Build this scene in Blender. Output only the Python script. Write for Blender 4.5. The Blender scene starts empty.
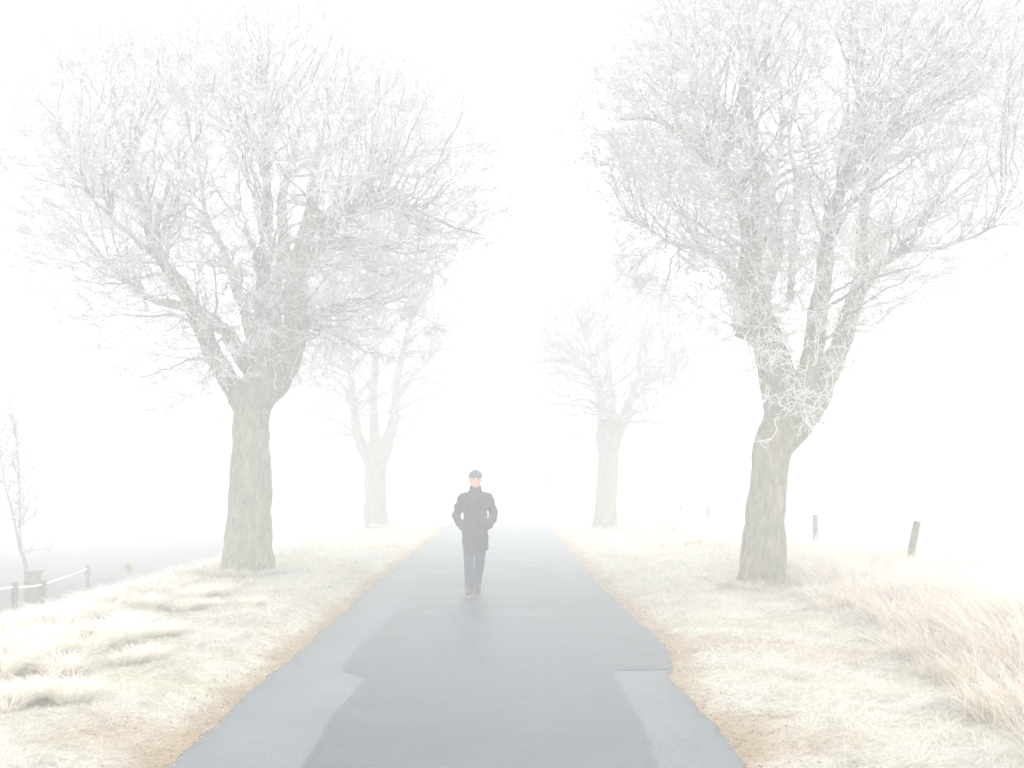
import bpy, math
import numpy as np
from mathutils import Vector, Matrix

RNG = np.random.default_rng(7)
R = math.radians
C = bpy.data.collections.new("scene"); bpy.context.scene.collection.children.link(C)
sc = bpy.context.scene

# ------------------------------------------------------------------ camera
F = 900.0; W, H = 1024, 768
CAMH = 1.66
PITCH = math.atan(96 / F); YAW = -math.atan(7 / F)
camd = bpy.data.cameras.new("camera"); cam = bpy.data.objects.new("camera", camd); C.objects.link(cam)
camd.sensor_width = 36; camd.lens = F / W * 36; camd.clip_start = .05; camd.clip_end = 2000
cam.location = (0, 0, CAMH); cam.rotation_euler = (R(90) + PITCH, 0, YAW)
sc.camera = cam
CM = np.array(cam.rotation_euler.to_matrix())

def ray(px, py):
    d = CM @ np.array([(px - W / 2) / F, -(py - H / 2) / F, -1.0])
    return d
def P(px, py, D):
    "point seen at a pixel, D metres down the road"
    d = ray(px, py); t = D / d[1]
    return np.array([0, 0, CAMH]) + d * t
def G(px, py, z=0.0):
    d = ray(px, py); t = (z - CAMH) / d[2]
    return np.array([0, 0, CAMH]) + d * t

# ------------------------------------------------------------------ object helpers
def tag(o, label=None, cat=None, group=None, kind=None):
    if label: o['label'] = label
    if cat: o['category'] = cat
    if group: o['group'] = group
    if kind: o['kind'] = kind
    return o
def empty(name, loc, label=None, cat=None, group=None, rz=0):
    o = bpy.data.objects.new(name, None); C.objects.link(o)
    o.location = [float(v) for v in loc]; o.rotation_euler = (0, 0, rz); o.empty_display_size = .1
    return tag(o, label, cat, group)

def np_mesh(name, V, quads=None, tris=None, smooth=True, tint=None):
    me = bpy.data.meshes.new(name)
    V = np.asarray(V, dtype=np.float32).reshape(-1, 3)
    q = np.zeros((0, 4), np.int32) if quads is None else np.asarray(quads, np.int32).reshape(-1, 4)
    t = np.zeros((0, 3), np.int32) if tris is None else np.asarray(tris, np.int32).reshape(-1, 3)
    me.vertices.add(len(V)); me.vertices.foreach_set("co", V.ravel())
    me.loops.add(len(q) * 4 + len(t) * 3)
    me.loops.foreach_set("vertex_index", np.concatenate([q.ravel(), t.ravel()]))
    me.polygons.add(len(q) + len(t))
    ls = np.concatenate([np.arange(len(q)) * 4, len(q) * 4 + np.arange(len(t)) * 3]).astype(np.int32)
    lt = np.concatenate([np.full(len(q), 4), np.full(len(t), 3)]).astype(np.int32)
    me.polygons.foreach_set("loop_start", ls); me.polygons.foreach_set("loop_total", lt)
    me.update(calc_edges=True)
    if smooth: me.polygons.foreach_set("use_smooth", np.ones(len(q) + len(t), bool))
    if tint is not None:
        a = me.attributes.new("tint", 'FLOAT_COLOR', 'POINT')
        c = np.ones((len(V), 4), np.float32); c[:, :3] = tint
        a.data.foreach_set("color", c.ravel())
    me.validate()
    return me
def link(name, me, mat, parent=None, world=True):
    o = bpy.data.objects.new(name, me); C.objects.link(o)
    if mat is not None: me.materials.append(mat)
    if parent is not None:
        o.parent = parent
        if world: o.matrix_parent_inverse = Matrix.LocRotScale(parent.location, parent.rotation_euler, None).inverted()
    return o

class MB:
    "collects closed shapes"
    def __init__(s): s.v = []; s.q = []; s.t = []; s.n = 0
    def add(s, V, q=(), t=()):
        s.v.append(np.asarray(V, float).reshape(-1, 3))
        for f in q: s.q.append([i + s.n for i in f])
        for f in t: s.t.append([i + s.n for i in f])
        s.n += len(s.v[-1])
    def rings(s, Rg):
        "Rg (K,S,3) rings, closed with fans"
        Rg = np.asarray(Rg, float); K, S, _ = Rg.shape
        V = np.concatenate([Rg.reshape(-1, 3), [Rg[0].mean(0)], [Rg[-1].mean(0)]])
        q = [[k * S + i, k * S + (i + 1) % S, (k + 1) * S + (i + 1) % S, (k + 1) * S + i] for k in range(K - 1) for i in range(S)]
        t = [[K * S, (i + 1) % S, i] for i in range(S)] + [[K * S + 1, (K - 1) * S + i, (K - 1) * S + (i + 1) % S] for i in range(S)]
        s.add(V, q, t)
    def tube(s, pts, rad, S=12, noise=0, caps=True):
        s.rings(tube_rings(pts, rad, S, noise, caps))
    def ball(s, c, r, S=16, K=10):
        th = np.linspace(.05, math.pi - .05, K); ph = np.linspace(0, 2 * math.pi, S, endpoint=False)
        c = np.array(c); r = np.array(r) * np.ones(3)
        s.rings([[c + r * np.array([math.sin(a) * math.cos(b), math.sin(a) * math.sin(b), -math.cos(a)]) for b in ph] for a in th])
    def loft(s, secs, S=24, e=2.4):
        "secs: (z, cx, cy, rx, ry)"
        out = []
        for z, cx, cy, rx, ry in secs:
            ring = []
            for i in range(S):
                a = 2 * math.pi * i / S; c_, s_ = math.cos(a), math.sin(a)
                ring.append([cx + rx * math.copysign(abs(c_) ** (2 / e), c_), cy + ry * math.copysign(abs(s_) ** (2 / e), s_), z])
            out.append(ring)
        s.rings(out)
    def box(s, c, h, rot=None, bev=.0):
        c = np.array(c, float); hx, hy, hz = h
        b = min(bev, hx, hy)
        prof = [(hx - b, -hy), (hx, -hy + b), (hx, hy - b), (hx - b, hy), (-hx + b, hy), (-hx, hy - b), (-hx, -hy + b), (-hx + b, -hy)] if b > 0 else [(hx, -hy), (hx, hy), (-hx, hy), (-hx, -hy)]
        zs = [(-hz, 1 - b / hx), (-hz + b, 1), (hz - b, 1), (hz, 1 - b / hx)] if b > 0 else [(-hz, 1), (hz, 1)]
        Rg = np.array([[[x * k, y * k, z] for x, y in prof] for z, k in zs])
        if rot is not None: Rg = Rg @ np.array(rot).T
        s.rings(Rg + c)
    def mesh(s, name, smooth=True):
        return np_mesh(name, np.concatenate(s.v), s.q, s.t, smooth)

def tube_rings(pts, rad, S=12, noise=0, caps=True):
    pts = np.asarray(pts, float); rad = np.asarray(rad, float) * np.ones(len(pts))
    T = np.gradient(pts, axis=0); T /= np.linalg.norm(T, axis=1)[:, None] + 1e-9
    if caps:
        a = [(.92, .35), (.6, .8)]
        p0 = [pts[0] - T[0] * rad[0] * k for k, _ in a]; r0 = [rad[0] * q for _, q in a]
        p1 = [pts[-1] + T[-1] * rad[-1] * k for k, _ in reversed(a)]; r1 = [rad[-1] * q for _, q in reversed(a)]
        p0 = [pts[0] - T[0] * rad[0] * .95, pts[0] - T[0] * rad[0] * .6]; r0 = [rad[0] * .3, rad[0] * .8]
        p1 = [pts[-1] + T[-1] * rad[-1] * .6, pts[-1] + T[-1] * rad[-1] * .95]; r1 = [rad[-1] * .8, rad[-1] * .3]
        pts = np.concatenate([p0, pts, p1]); rad = np.concatenate([r0, rad, r1]); T = np.concatenate([[T[0]] * 2, T, [T[-1]] * 2])
    u = np.cross(T[0], [0.3, 1, 0.1]); u /= np.linalg.norm(u)
    out = []
    for i in range(len(pts)):
        u = u - T[i] * np.dot(u, T[i]); u /= np.linalg.norm(u); w = np.cross(T[i], u)
        ring = []
        for k in range(S):
            a = 2 * math.pi * k / S
            r = rad[i]
            if noise:
                r *= 1 + noise * (math.sin(3 * a + i * .37 + pts[i][0] * 5) * .5 + math.sin(5 * a - i * .21) * .35 + math.sin(2 * a + i * .9 + pts[i][2] * 3) * .5)
            ring.append(pts[i] + r * (math.cos(a) * u + math.sin(a) * w))
        out.append(ring)
    return np.array(out)

def remesh(mb, name, voxel, smooth_it=4, fac=.5):
    me = mb.mesh(name + "_raw"); o = bpy.data.objects.new(name + "_raw", me); sc.collection.objects.link(o)
    m = o.modifiers.new("r", 'REMESH'); m.mode = 'VOXEL'; m.voxel_size = voxel; m.use_smooth_shade = True
    if smooth_it:
        s_ = o.modifiers.new("s", 'SMOOTH'); s_.iterations = smooth_it; s_.factor = fac
    dg = bpy.context.evaluated_depsgraph_get(); dg.update()
    out = bpy.data.meshes.new_from_object(o.evaluated_get(dg)); out.name = name
    bpy.data.objects.remove(o); bpy.data.meshes.remove(me)
    out.materials.clear()
    return out

# ------------------------------------------------------------------ materials
def mat(name, rough=.8, spec=.3):
    m = bpy.data.materials.new(name); m.use_nodes = True; nt = m.node_tree
    b = nt.nodes['Principled BSDF']; b.inputs['Roughness'].default_value = rough
    b.inputs['Specular IOR Level'].default_value = spec
    return m, nt, b
def N(nt, kind, **kw):
    n = nt.nodes.new(kind)
    for k, v in kw.items(): setattr(n, k, v)
    return n
def noise(nt, scale, detail=6, rough=.55, vec=None, dist=0):
    n = N(nt, 'ShaderNodeTexNoise'); n.inputs['Scale'].default_value = scale; n.inputs['Detail'].default_value = detail
    n.inputs['Roughness'].default_value = rough; n.inputs['Distortion'].default_value = dist
    if vec is not None: nt.links.new(vec, n.inputs['Vector'])
    return n.outputs['Fac']
def ramp(nt, fac, stops):
    n = N(nt, 'ShaderNodeValToRGB'); e = n.color_ramp.elements
    while len(e) < len(stops): e.new(.5)
    for el, (p, c) in zip(e, stops):
        el.position = p; el.color = (*c, 1) if len(c) == 3 else c
    nt.links.new(fac, n.inputs['Fac']); return n.outputs['Color']
def g(v): return (v, v, v)
def mix(nt, fac, a, b, mode='MIX'):
    n = N(nt, 'ShaderNodeMix', data_type='RGBA', blend_type=mode)
    for sock, v in ((n.inputs['Factor'], fac), (n.inputs['A'], a), (n.inputs['B'], b)):
        if isinstance(v, (int, float)): sock.default_value = v
        elif isinstance(v, tuple): sock.default_value = (*v, 1)
        else: nt.links.new(v, sock)
    return n.outputs['Result']
def bump(nt, b, h, strength, dist=.02):
    n = N(nt, 'ShaderNodeBump'); n.inputs['Strength'].default_value = strength; n.inputs['Distance'].default_value = dist
    nt.links.new(h, n.inputs['Height']); nt.links.new(n.outputs['Normal'], b.inputs['Normal'])
def coords(nt, scale=(1, 1, 1)):
    t = N(nt, 'ShaderNodeTexCoord'); mp = N(nt, 'ShaderNodeMapping'); mp.inputs['Scale'].default_value = scale
    nt.links.new(t.outputs['Object'], mp.inputs['Vector']); return mp.outputs['Vector']
def setc(nt, b, col): nt.links.new(col, b.inputs['Base Color'])

def m_bark(name, dark, mid, lichen, frost):
    m, nt, b = mat(name, .95, .15)
    v = coords(nt, (1, 1, .22)); v2 = coords(nt)
    c = ramp(nt, noise(nt, 30, 9, .75, v), [(.36, dark), (.52, mid), (.8, tuple(x * 1.2 for x in mid))])
    c = mix(nt, ramp(nt, noise(nt, 9, 9, .75, coords(nt, (1, 1, .4))), [(.46, g(0)), (.62, g(.8))]), c, lichen)
    geo = N(nt, 'ShaderNodeNewGeometry'); sep = N(nt, 'ShaderNodeSeparateXYZ'); nt.links.new(geo.outputs['Normal'], sep.inputs[0])
    add = N(nt, 'ShaderNodeMath', operation='MULTIPLY_ADD'); nt.links.new(noise(nt, 30, 6, .7, v2), add.inputs[0]); add.inputs[1].default_value = 1.2
    nt.links.new(sep.outputs['Z'], add.inputs[2])
    c = mix(nt, ramp(nt, add.outputs[0], [(1.1, g(0)), (1.5, g(frost))]), c, (.8, .81, .82))
    setc(nt, b, c); bump(nt, b, noise(nt, 26, 8, .7, v), 1, .07)
    return m
M = {}
M['bark'] = m_bark('frosted bark', (.085, .08, .055), (.22, .21, .145), (.37, .335, .205), .75)
M['branch'] = m_bark('frosted branch bark', (.10, .10, .092), (.22, .22, .21), (.34, .34, .32), .95)
m, nt, b = mat('hoarfrost twig', .9, .2)
setc(nt, b, ramp(nt, noise(nt, 9, 4, .6, coords(nt)), [(.3, (.30, .30, .295)), (.5, (.47, .47, .46)), (.72, (.68, .68, .68))])); M['twig'] = m
m, nt, b = mat('pale frosted shoot', .9, .2)
setc(nt, b, ramp(nt, noise(nt, 9, 4, .6, coords(nt)), [(.3, (.58, .57, .54)), (.7, (.80, .79, .76))])); M['shoot'] = m

m, nt, b = mat('asphalt', .62, .35); v = coords(nt)
c = ramp(nt, noise(nt, 1.1, 5, .6, v), [(.3, (.080, .108, .121)), (.5, (.100, .129, .142)), (.7, (.125, .155, .168))])
c = mix(nt, .45, c, ramp(nt, noise(nt, 70, 6, .85, v), [(.3, g(.02)), (.5, g(.14)), (.7, g(.40))]))
setc(nt, b, c); bump(nt, b, noise(nt, 180, 3, .8, v), .35, .006); M['asphalt'] = m
m, nt, b = mat('newer asphalt overlay', .55, .4); v = coords(nt); vs = coords(nt, (.45, 1.6, 1))
c = ramp(nt, noise(nt, .9, 6, .6, vs, .3), [(.35, (.036, .052, .060)), (.52, (.060, .080, .091)), (.7, (.088, .112, .123))])
c = mix(nt, .4, c, ramp(nt, noise(nt, 60, 6, .85, v), [(.3, g(.01)), (.5, g(.085)), (.72, g(.3))]))
setc(nt, b, c); bump(nt, b, noise(nt, 170, 3, .8, v), .3, .006); M['overlay'] = m
nt.links.new(ramp(nt, noise(nt, .9, 6, .6, vs, .3), [(.35, g(.42)), (.7, g(.62))]), b.inputs['Roughness'])

m, nt, b = mat('tinted ground', .95, .1); v = coords(nt)
a = N(nt, 'ShaderNodeAttribute', attribute_name='tint')
c = mix(nt, .8, a.outputs['Color'], ramp(nt, noise(nt, 14, 8, .75, v), [(.28, g(.45)), (.5, g(.85)), (.68, g(1.1))]), 'MULTIPLY')

setc(nt, b, c); bump(nt, b, noise(nt, 25, 8, .8, v), .8, .05); M['ground'] = m
m, nt, b = mat('frosted grass blade', .85, .2)
a = N(nt, 'ShaderNodeAttribute', attribute_name='tint'); setc(nt, b, a.outputs['Color']); M['grass'] = m
tr = N(nt, 'ShaderNodeBsdfTranslucent'); nt.links.new(a.outputs['Color'], tr.inputs['Color'])
ms = N(nt, 'ShaderNodeMixShader'); ms.inputs[0].default_value = .45
nt.links.new(b.outputs[0], ms.inputs[1]); nt.links.new(tr.outputs[0], ms.inputs[2]); nt.links.new(ms.outputs[0], nt.nodes['Material Output'].inputs['Surface'])

def plain(name, col, rough=.8, var=.25, scale=40, spec=.3, bmp=.3):
    m, nt, b = mat(name, rough, spec); v = coords(nt)
    setc(nt, b, ramp(nt, noise(nt, scale, 5, .6, v), [(.3, tuple(x * (1 - var) for x in col)), (.7, tuple(min(1, x * (1 + var)) for x in col))]))
    if bmp: bump(nt, b, noise(nt, scale * 2, 5, .7, v), bmp, .01)
    return m
M['wood'] = m_bark('weathered fence wood', (.05, .05, .035), (.13, .135, .085), (.22, .25, .15), .9)
M['frost'] = plain('thick frost', (.83, .84, .85), .9, .05)
M['coat'] = plain('dark wool coat', (.030, .034, .040), .95, .3, 60, .1, .25)
M['scarf'] = plain('black knit collar', (.02, .022, .026), .95, .3, 90, .1)
M['jeans'] = plain('dark denim', (.045, .060, .076), .9, .3, 70, .1)
M['shoe'] = plain('brown leather shoe', (.07, .055, .05), .5, .3, 40)
M['sole'] = plain('pale rubber sole', (.25, .23, .20), .8, .1, 40)
M['cap'] = plain('grey knit cap', (.10, .11, .125), .95, .2, 120, .1)
M['skin'] = plain('skin', (.56, .31, .22), .55, .08, 12, .35, .05)
M['hair'] = plain('dark hair', (.04, .032, .026), .7, .3, 120)
M['eye'] = plain('dark eye', (.03, .025, .02), .2, .1, 20, .5, 0)
M['metal'] = plain('galvanised pole', (.33, .34, .35), .5, .1, 20, .5, 0)
M['sign'] = plain('sign back', (.42, .43, .44), .6, .1, 20, .4, 0)
M['seed'] = plain('dried seed head', (.66, .60, .48), .9, .3, 60)

# ------------------------------------------------------------------ terrain
def sstep(a, b, x):
    t = np.clip((x - a) / (b - a), 0, 1); return t * t * (3 - 2 * t)
def wob(x, y, s, seed=0):
    a = seed * 1.7
    return (np.sin(x * s + 1.3 * np.sin(y * s * .7 + a) + a) + np.sin(y * s * 1.13 + 1.1 * np.sin(x * s * .8 + 2 * a)) + .6 * np.sin((x + y) * s * 1.9 + a * 3) + .4 * np.sin((x - 1.3 * y) * s * 3.1 + a)) / 3
# road edges, from points on the photograph's verge lines
LE = np.array([G(*p)[:2] for p in [(165, 768), (232, 708), (300, 650), (330, 624), (380, 580), (410, 556), (428, 541)]])
RE = np.array([G(*p)[:2] for p in [(748, 768), (722, 735), (672, 680), (671, 655), (655, 635), (628, 612), (600, 586), (578, 561), (563, 545)]])
def edge(E, y):
    x = np.interp(y, E[:, 1], E[:, 0])
    return x
XL0, XR0 = LE[:, 0].mean(), RE[:, 0].mean()
def xl(y):
    y = np.asarray(y, float); e = edge(LE, y); k = sstep(18, 26, y)
    return e * (1 - k) + XL0 * k + .014 * np.sin(y * 2.3) + .012 * np.sin(y * 5.9 + 1) + .012 * np.sin(y * 11 + 2 * np.sin(y * 3.1))
def xr(y):
    y = np.asarray(y, float); e = edge(RE, y); k = sstep(18, 26, y)
    return e * (1 - k) + XR0 * k + .012 * np.sin(y * 1.9 + 2) + .010 * np.sin(y * 6.3) + .012 * np.sin(y * 12.3 + 2 * np.sin(y * 2.7))
print("edges", LE.tolist(), RE.tolist())

def hz(x, y):
    x = np.asarray(x, float); y = np.asarray(y, float)
    dl = xl(y) - x; dr = x - xr(y); d = np.maximum(dl, dr)
    z = -.03 + .11 * sstep(-.02, .7, d)
    z = z + .035 * wob(x, y, 2.1) * sstep(.3, 1.2, d) + .012 * wob(x, y, 9, 2) * sstep(.1, .6, d)
    L = -.78 * sstep(-4.9, -8.3, x)
    Rr = -.25 * sstep(6.6, 9.5, x) + .15 * sstep(3.6, 4.8, x)
    far = .25 * wob(x, y, .12, 3) * sstep(12, 40, np.abs(x))
    return z + L + Rr + far

def axis(segs):
    out = []
    for a, b, n in segs: out += list(np.linspace(a, b, n, endpoint=False))
    return np.array(out + [segs[-1][1]])
xs = axis([(-300, -60, 14), (-60, -14, 30), (-14, -7, 30), (-7, -2.6, 50), (-2.6, 2.4, 90), (2.4, 7, 50), (7, 14, 28), (14, 60, 30), (60, 300, 14)])
ys = axis([(-14, 3.5, 30), (3.5, 20, 200), (20, 40, 90), (40, 90, 50), (90, 300, 30)])
X, Y = np.meshgrid(xs, ys); Z = hz(X, Y)
nx, ny = len(xs), len(ys)
ii = (np.arange(ny - 1)[:, None] * nx + np.arange(nx - 1)[None]).ravel()
quads = np.stack([ii, ii + 1, ii + nx + 1, ii + nx], 1)

def verge_tint(x, y):
    "frost grass colours on the ground: cream, olive, rusty strip by the road"
    d = np.maximum(xl(y) - x, x - xr(y))
    n1 = wob(x, y, 1.7, 1) * .5 + .5; n2 = wob(x, y, 4.3, 5) * .5 + .5
    cream = np.array([.82, .77, .64]); olive = np.array([.66, .68, .46]); tan = np.array([.68, .50, .34]); snow = np.array([.87, .87, .85])
    n1 = n1[..., None]; n2 = n2[..., None]
    c = cream * (1 - n2 * .5) + snow * n2 * .5
    c = c * (1 - .45 * sstep(.55, .9, n1)) + olive * .45 * sstep(.55, .9, n1)
    c = c * (1 - .5 * sstep(.4, .1, n1)) + tan * .5 * sstep(.4, .1, n1)
    w = .17 + .10 * wob(x, y, 3.1, 4) + .10 * wob(x, y, 13, 6)
    k = .85 * sstep(w + .2, w - .12, d)[..., None]
    rust = np.array([.56, .43, .28]) * (.85 + .3 * n2)
    return c * (1 - k) + rust * k
T = verge_tint(X, Y)
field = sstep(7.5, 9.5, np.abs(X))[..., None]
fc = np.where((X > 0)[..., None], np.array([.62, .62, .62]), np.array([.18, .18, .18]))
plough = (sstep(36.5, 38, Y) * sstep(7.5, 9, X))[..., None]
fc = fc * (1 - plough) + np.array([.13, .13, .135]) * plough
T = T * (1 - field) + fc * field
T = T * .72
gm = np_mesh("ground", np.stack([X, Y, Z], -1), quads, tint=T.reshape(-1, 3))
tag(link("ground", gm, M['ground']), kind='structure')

# ------------------------------------------------------------------ road
def strip(name, ya, yb, fl, fr, z, m, n=None, cols=8):
    n = n or int((yb - ya) * 9); yy = np.linspace(ya, yb, n)
    a, b = fl(yy), fr(yy)
    S = np.linspace(0, 1, cols)
    Xs = a[:, None] * (1 - S) + b[:, None] * S; Ys = np.repeat(yy[:, None], cols, 1)
    Zs = z + .018 * (1 - ((S - .5) * 2) ** 2)[None] * np.ones_like(Xs)
    top = np.stack([Xs, Ys, Zs], -1)
    bl = top[:, :1].copy(); bl[..., 2] = -.05; bl[..., 0] -= .01
    br = top[:, -1:].copy(); br[..., 2] = -.05; br[..., 0] += .01
    V = np.concatenate([bl, top, br], 1); cc = cols + 2
    i0 = (np.arange(n - 1)[:, None] * cc + np.arange(cc - 1)[None]).ravel()
    return tag(link(name, np_mesh(name, V, np.stack([i0, i0 + 1, i0 + cc + 1, i0 + cc], 1), smooth=False), m), kind='structure')
strip("road", -12, 290, xl, xr, 0, M['asphalt'], 1500)
# the newer overlay in the middle of the lane, its outline traced on the road
def poly_sheet(name, pts, z, m):
    pts = [Vector((p[0], p[1], 0)) for p in pts]
    out = []
    for i, p in enumerate(pts):
        q = pts[(i + 1) % len(pts)]; n = max(1, int((q - p).length / .07))
        for k in range(n):
            r = p.lerp(q, k / n)
            j = .03 if 0 < k < n else 0
            out.append((r.x + j * (.25 * math.sin(r.y * 5 + i) + RNG.normal(0, .4)), r.y + j * .5 * RNG.normal(0, .6)))
    import bmesh
    bm = bmesh.new()
    vs = [bm.verts.new((x, y, 0)) for x, y in out]
    f = bm.faces.new(vs)
    ys_ = sorted({round(v, 2) for v in np.arange(min(o[1] for o in out), min(40, max(o[1] for o in out)), .5)})
    for yv in ys_:
        bmesh.ops.bisect_plane(bm, geom=bm.verts[:] + bm.edges[:] + bm.faces[:], plane_co=(0, yv, 0), plane_no=(0, 1, 0))
    for xv in np.linspace(-2, 1.6, 12):
        bmesh.ops.bisect_plane(bm, geom=bm.verts[:] + bm.edges[:] + bm.faces[:], plane_co=(float(xv), 0, 0), plane_no=(1, 0, 0))
    bmesh.ops.triangulate(bm, faces=bm.faces[:])
    for v in bm.verts:
        a, b_ = float(xl(v.co.y)), float(xr(v.co.y)); s_ = (v.co.x - a) / (b_ - a)
        v.co.z = z + .018 * (1 - ((s_ - .5) * 2) ** 2)
    bmesh.ops.recalc_face_normals(bm, faces=bm.faces[:])
    if bm.faces[:] and sum(f.normal.z for f in bm.faces) < 0: bmesh.ops.reverse_faces(bm, faces=bm.faces[:])
    me = bpy.data.meshes.new(name); bm.to_mesh(me); bm.free()
    return tag(link(name, me, m), kind='structure')
lft = [G(*p) for p in [(262, 840), (303, 768), (330, 722), (366, 679), (343, 673), (352, 655), (376, 632), (402, 607), (426, 575), (440, 553), (452, 535)]]
rgt_a = [G(*p) for p in [(690, 850), (658, 768), (640, 722), (612, 672)]]
rt = [(float(xr(y)) - .03, y) for y in np.linspace(G(612, 670)[1], G(570, 592)[1], 12)]
rgt_b = [G(*p) for p in [(559, 590), (540, 558), (528, 541)]]
yfar = 60.0
pts = [p[:2] for p in rgt_a] + rt + [p[:2] for p in rgt_b] + [(0.35, yfar), (-1.15, yfar)] + [p[:2] for p in reversed(lft)]
poly_sheet("road_overlay", pts, .0042, M['overlay'])
# crack along the middle
ck, ckn = [], []
pa_, pb_ = G(450, 612), G(486, 668)
cl = [(pa_[0] + (pb_[0] - pa_[0]) * t + RNG.normal(0, .006), pa_[1] + (pb_[1] - pa_[1]) * t) for t in np.linspace(0, 1, 40)]
pp = [np.array([x, y, .0275 - .018 * ((x + .3) / 1.7) ** 2]) for x, y in cl]
Vc = []
for q in pp: Vc += [q + [-.0035, 0, 0], q + [.0035, 0, 0]]
M['crack'] = plain('tar filled crack', (.075, .085, .092), .7, .2, 30)
tag(link("road_crack", np_mesh("road_crack", Vc, [[2 * i, 2 * i + 1, 2 * i + 3, 2 * i + 2] for i in range(len(pp) - 1)]), M['crack']), kind='structure')

# tractor track curving through the left field
tp = [P(64, 579, 1), ]
trk = [(-13.0, 24.0), (-13.6, 27), (-14.3, 31), (-15, 37), (-14.6, 46), (-13, 60)]
tx = np.array(trk); tt = np.linspace(0, len(trk) - 1, 60)
cx = np.interp(tt, range(len(trk)), tx[:, 0]); cy = np.interp(tt, range(len(trk)), tx[:, 1])
Vt = []
for a, b_ in zip(cx, cy):
    for s_ in (-.28, .28): Vt.append((a + s_, b_, float(hz(a + s_, b_)) + .03))
M['track'] = plain('bare track soil', (.07, .068, .06), .95, .3, 8)
tag(link("track", np_mesh("track", Vt, [[2 * i, 2 * i + 1, 2 * i + 3, 2 * i + 2] for i in range(59)]), M['track']), kind='structure')

# ------------------------------------------------------------------ grass
GR = .62
def blades(base, h, w, lean, az, tint, segs=2, droop=.3, tipfrost=0, GR=.78):
    n = len(base); K = segs + 1
    t = np.linspace(0, 1, K)[None, :, None]
    dirn = np.stack([np.cos(az), np.sin(az), np.zeros(n)], -1)[:, None]
    side = np.stack([-np.sin(az + RNG.normal(0, .8, n)), np.cos(az), np.zeros(n)], -1)[:, None]
    H_ = h[:, None, None]; L = lean[:, None, None]
    mid = base[:, None] + dirn * H_ * (L * t + droop * t ** 2.2) + np.array([0, 0, 1.])[None, None] * H_ * (t * np.cos(L * .8) - droop * .55 * t ** 2.6)
    ww = (w[:, None, None] * (1 - .85 * t)) * .5
    A = mid - side * ww; B = mid[:, :] + side * ww
    V = np.stack([A, B], 2).reshape(n, K * 2, 3)
    i0 = (np.arange(n) * K * 2)[:, None] + (np.arange(segs) * 2)[None]; i0 = i0.ravel()
    q = np.stack([i0, i0 + 1, i0 + 3, i0 + 2], 1)
    tt_ = np.linspace(0, 1, K)[None, :, None, None] ** 1.2 * tipfrost
    c = tint[:, None, None] * (1 - tt_) + np.array([.88, .865, .83]) * tt_
    c = np.repeat(c * GR * np.ones((n, K, 1, 3)), 2, 2).reshape(-1, 3)
    return V.reshape(-1, 3), q, c
def join(parts):
    V, Q, T_, n = [], [], [], 0
    for v, q, c in parts: V.append(v); Q.append(q + n); T_.append(c); n += len(v)
    return np.concatenate(V), np.concatenate(Q), np.concatenate(T_)

def verge(n, side, y0, y1, dmax, hscale=1.0):
    u = RNG.random(n); y = y0 * (y1 / y0) ** u
    d = RNG.random(n) ** 1.0 * dmax + .05
    x = np.where(side > 0, xr(y) + d, xl(y) - d)
    tn = verge_tint(x, y)
    cl_ = np.clip(.5 + .35 * wob(x, y, 6.5, 8) + .35 * wob(x, y, 15, 2), 0, 1.2)
    azc = 3.3 * wob(x, y, 4.1, 9) + 2.2 * wob(x, y, 11, 12) + RNG.normal(0, .7, len(x))
    wisp = RNG.random(len(x)) < .035
    keep = RNG.random(n) < sstep(-.05, .5, d + .2 * wob(x, y, 9, 3) + RNG.normal(0, .1, n)) * .8 + .2
    x, y, d, tn, cl_, azc, wisp = x[keep], y[keep], d[keep], tn[keep], cl_[keep], azc[keep], wisp[keep]; n = len(x)
    h = (.025 + .03 * RNG.random(n) + .09 * cl_ ** 1.5 * RNG.random(n) + wisp * RNG.uniform(.05, .14, n)) * hscale * np.clip(y / 9, .9, 1.6)
    h *= .45 + .55 * sstep(.1, .8, d)
    w = .0030 * (y / 5) ** .9 * (1 + RNG.random(n))
    b_ = np.stack([x, y, hz(x, y) - .008], -1)
    tn = np.clip(tn * RNG.uniform(.8, 1.15, (n, 1)), 0, .86)
    fr = (RNG.random(n) < .15 + .4 * cl_)[:, None]
    tn = np.where(wisp[:, None], np.array([.84, .74, .58]), tn)
    tn = np.where(fr & (d > .35)[:, None], np.array([.86, .845, .79]), tn)
    return blades(b_, h, w, RNG.uniform(.3, 1.5, n), azc, tn, 3, .5, 0)
def clump_field(cx, cy, rad, hh, n, tints, arch=1.0, wmul=1.0, tip=.6, azb=None):
    "one arching tussock"
    r = rad * .45 * np.sqrt(RNG.random(n)); a = RNG.uniform(0, 6.28, n)
    x = cx + r * np.cos(a); y = cy + r * np.sin(a)
    b_ = np.stack([x, y, hz(x, y) - .02], -1)
    h = hh * RNG.uniform(.5, 1.15, n)
    az = a + RNG.normal(0, .6, n) if azb is None else azb + RNG.normal(0, .9, n)
    lean = np.clip(.15 + .6 * r / rad + RNG.normal(0, .2, n), 0, 1.3)
    w = .0045 * wmul * max(1, cy / 7) ** .8 * (1 + RNG.random(n))
    tn = tints[RNG.integers(0, len(tints), n)] * RNG.uniform(.85, 1.1, (n, 1))
    return blades(b_, h, w, lean, az, np.clip(tn, 0, .88), 4, arch * .7, tip)

vl = verge(230000, -1, 4.0, 45, 3.6); vr = verge(190000, 1, 4.0, 45, 3.0)
vv, vq, vt = join([vl, vr])
tag(link("verge_grass", np_mesh("verge_grass", vv, vq, tint=vt), M['grass']), 'short frosted cream and olive grass covering both road verges', 'grass', kind='stuff')

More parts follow.
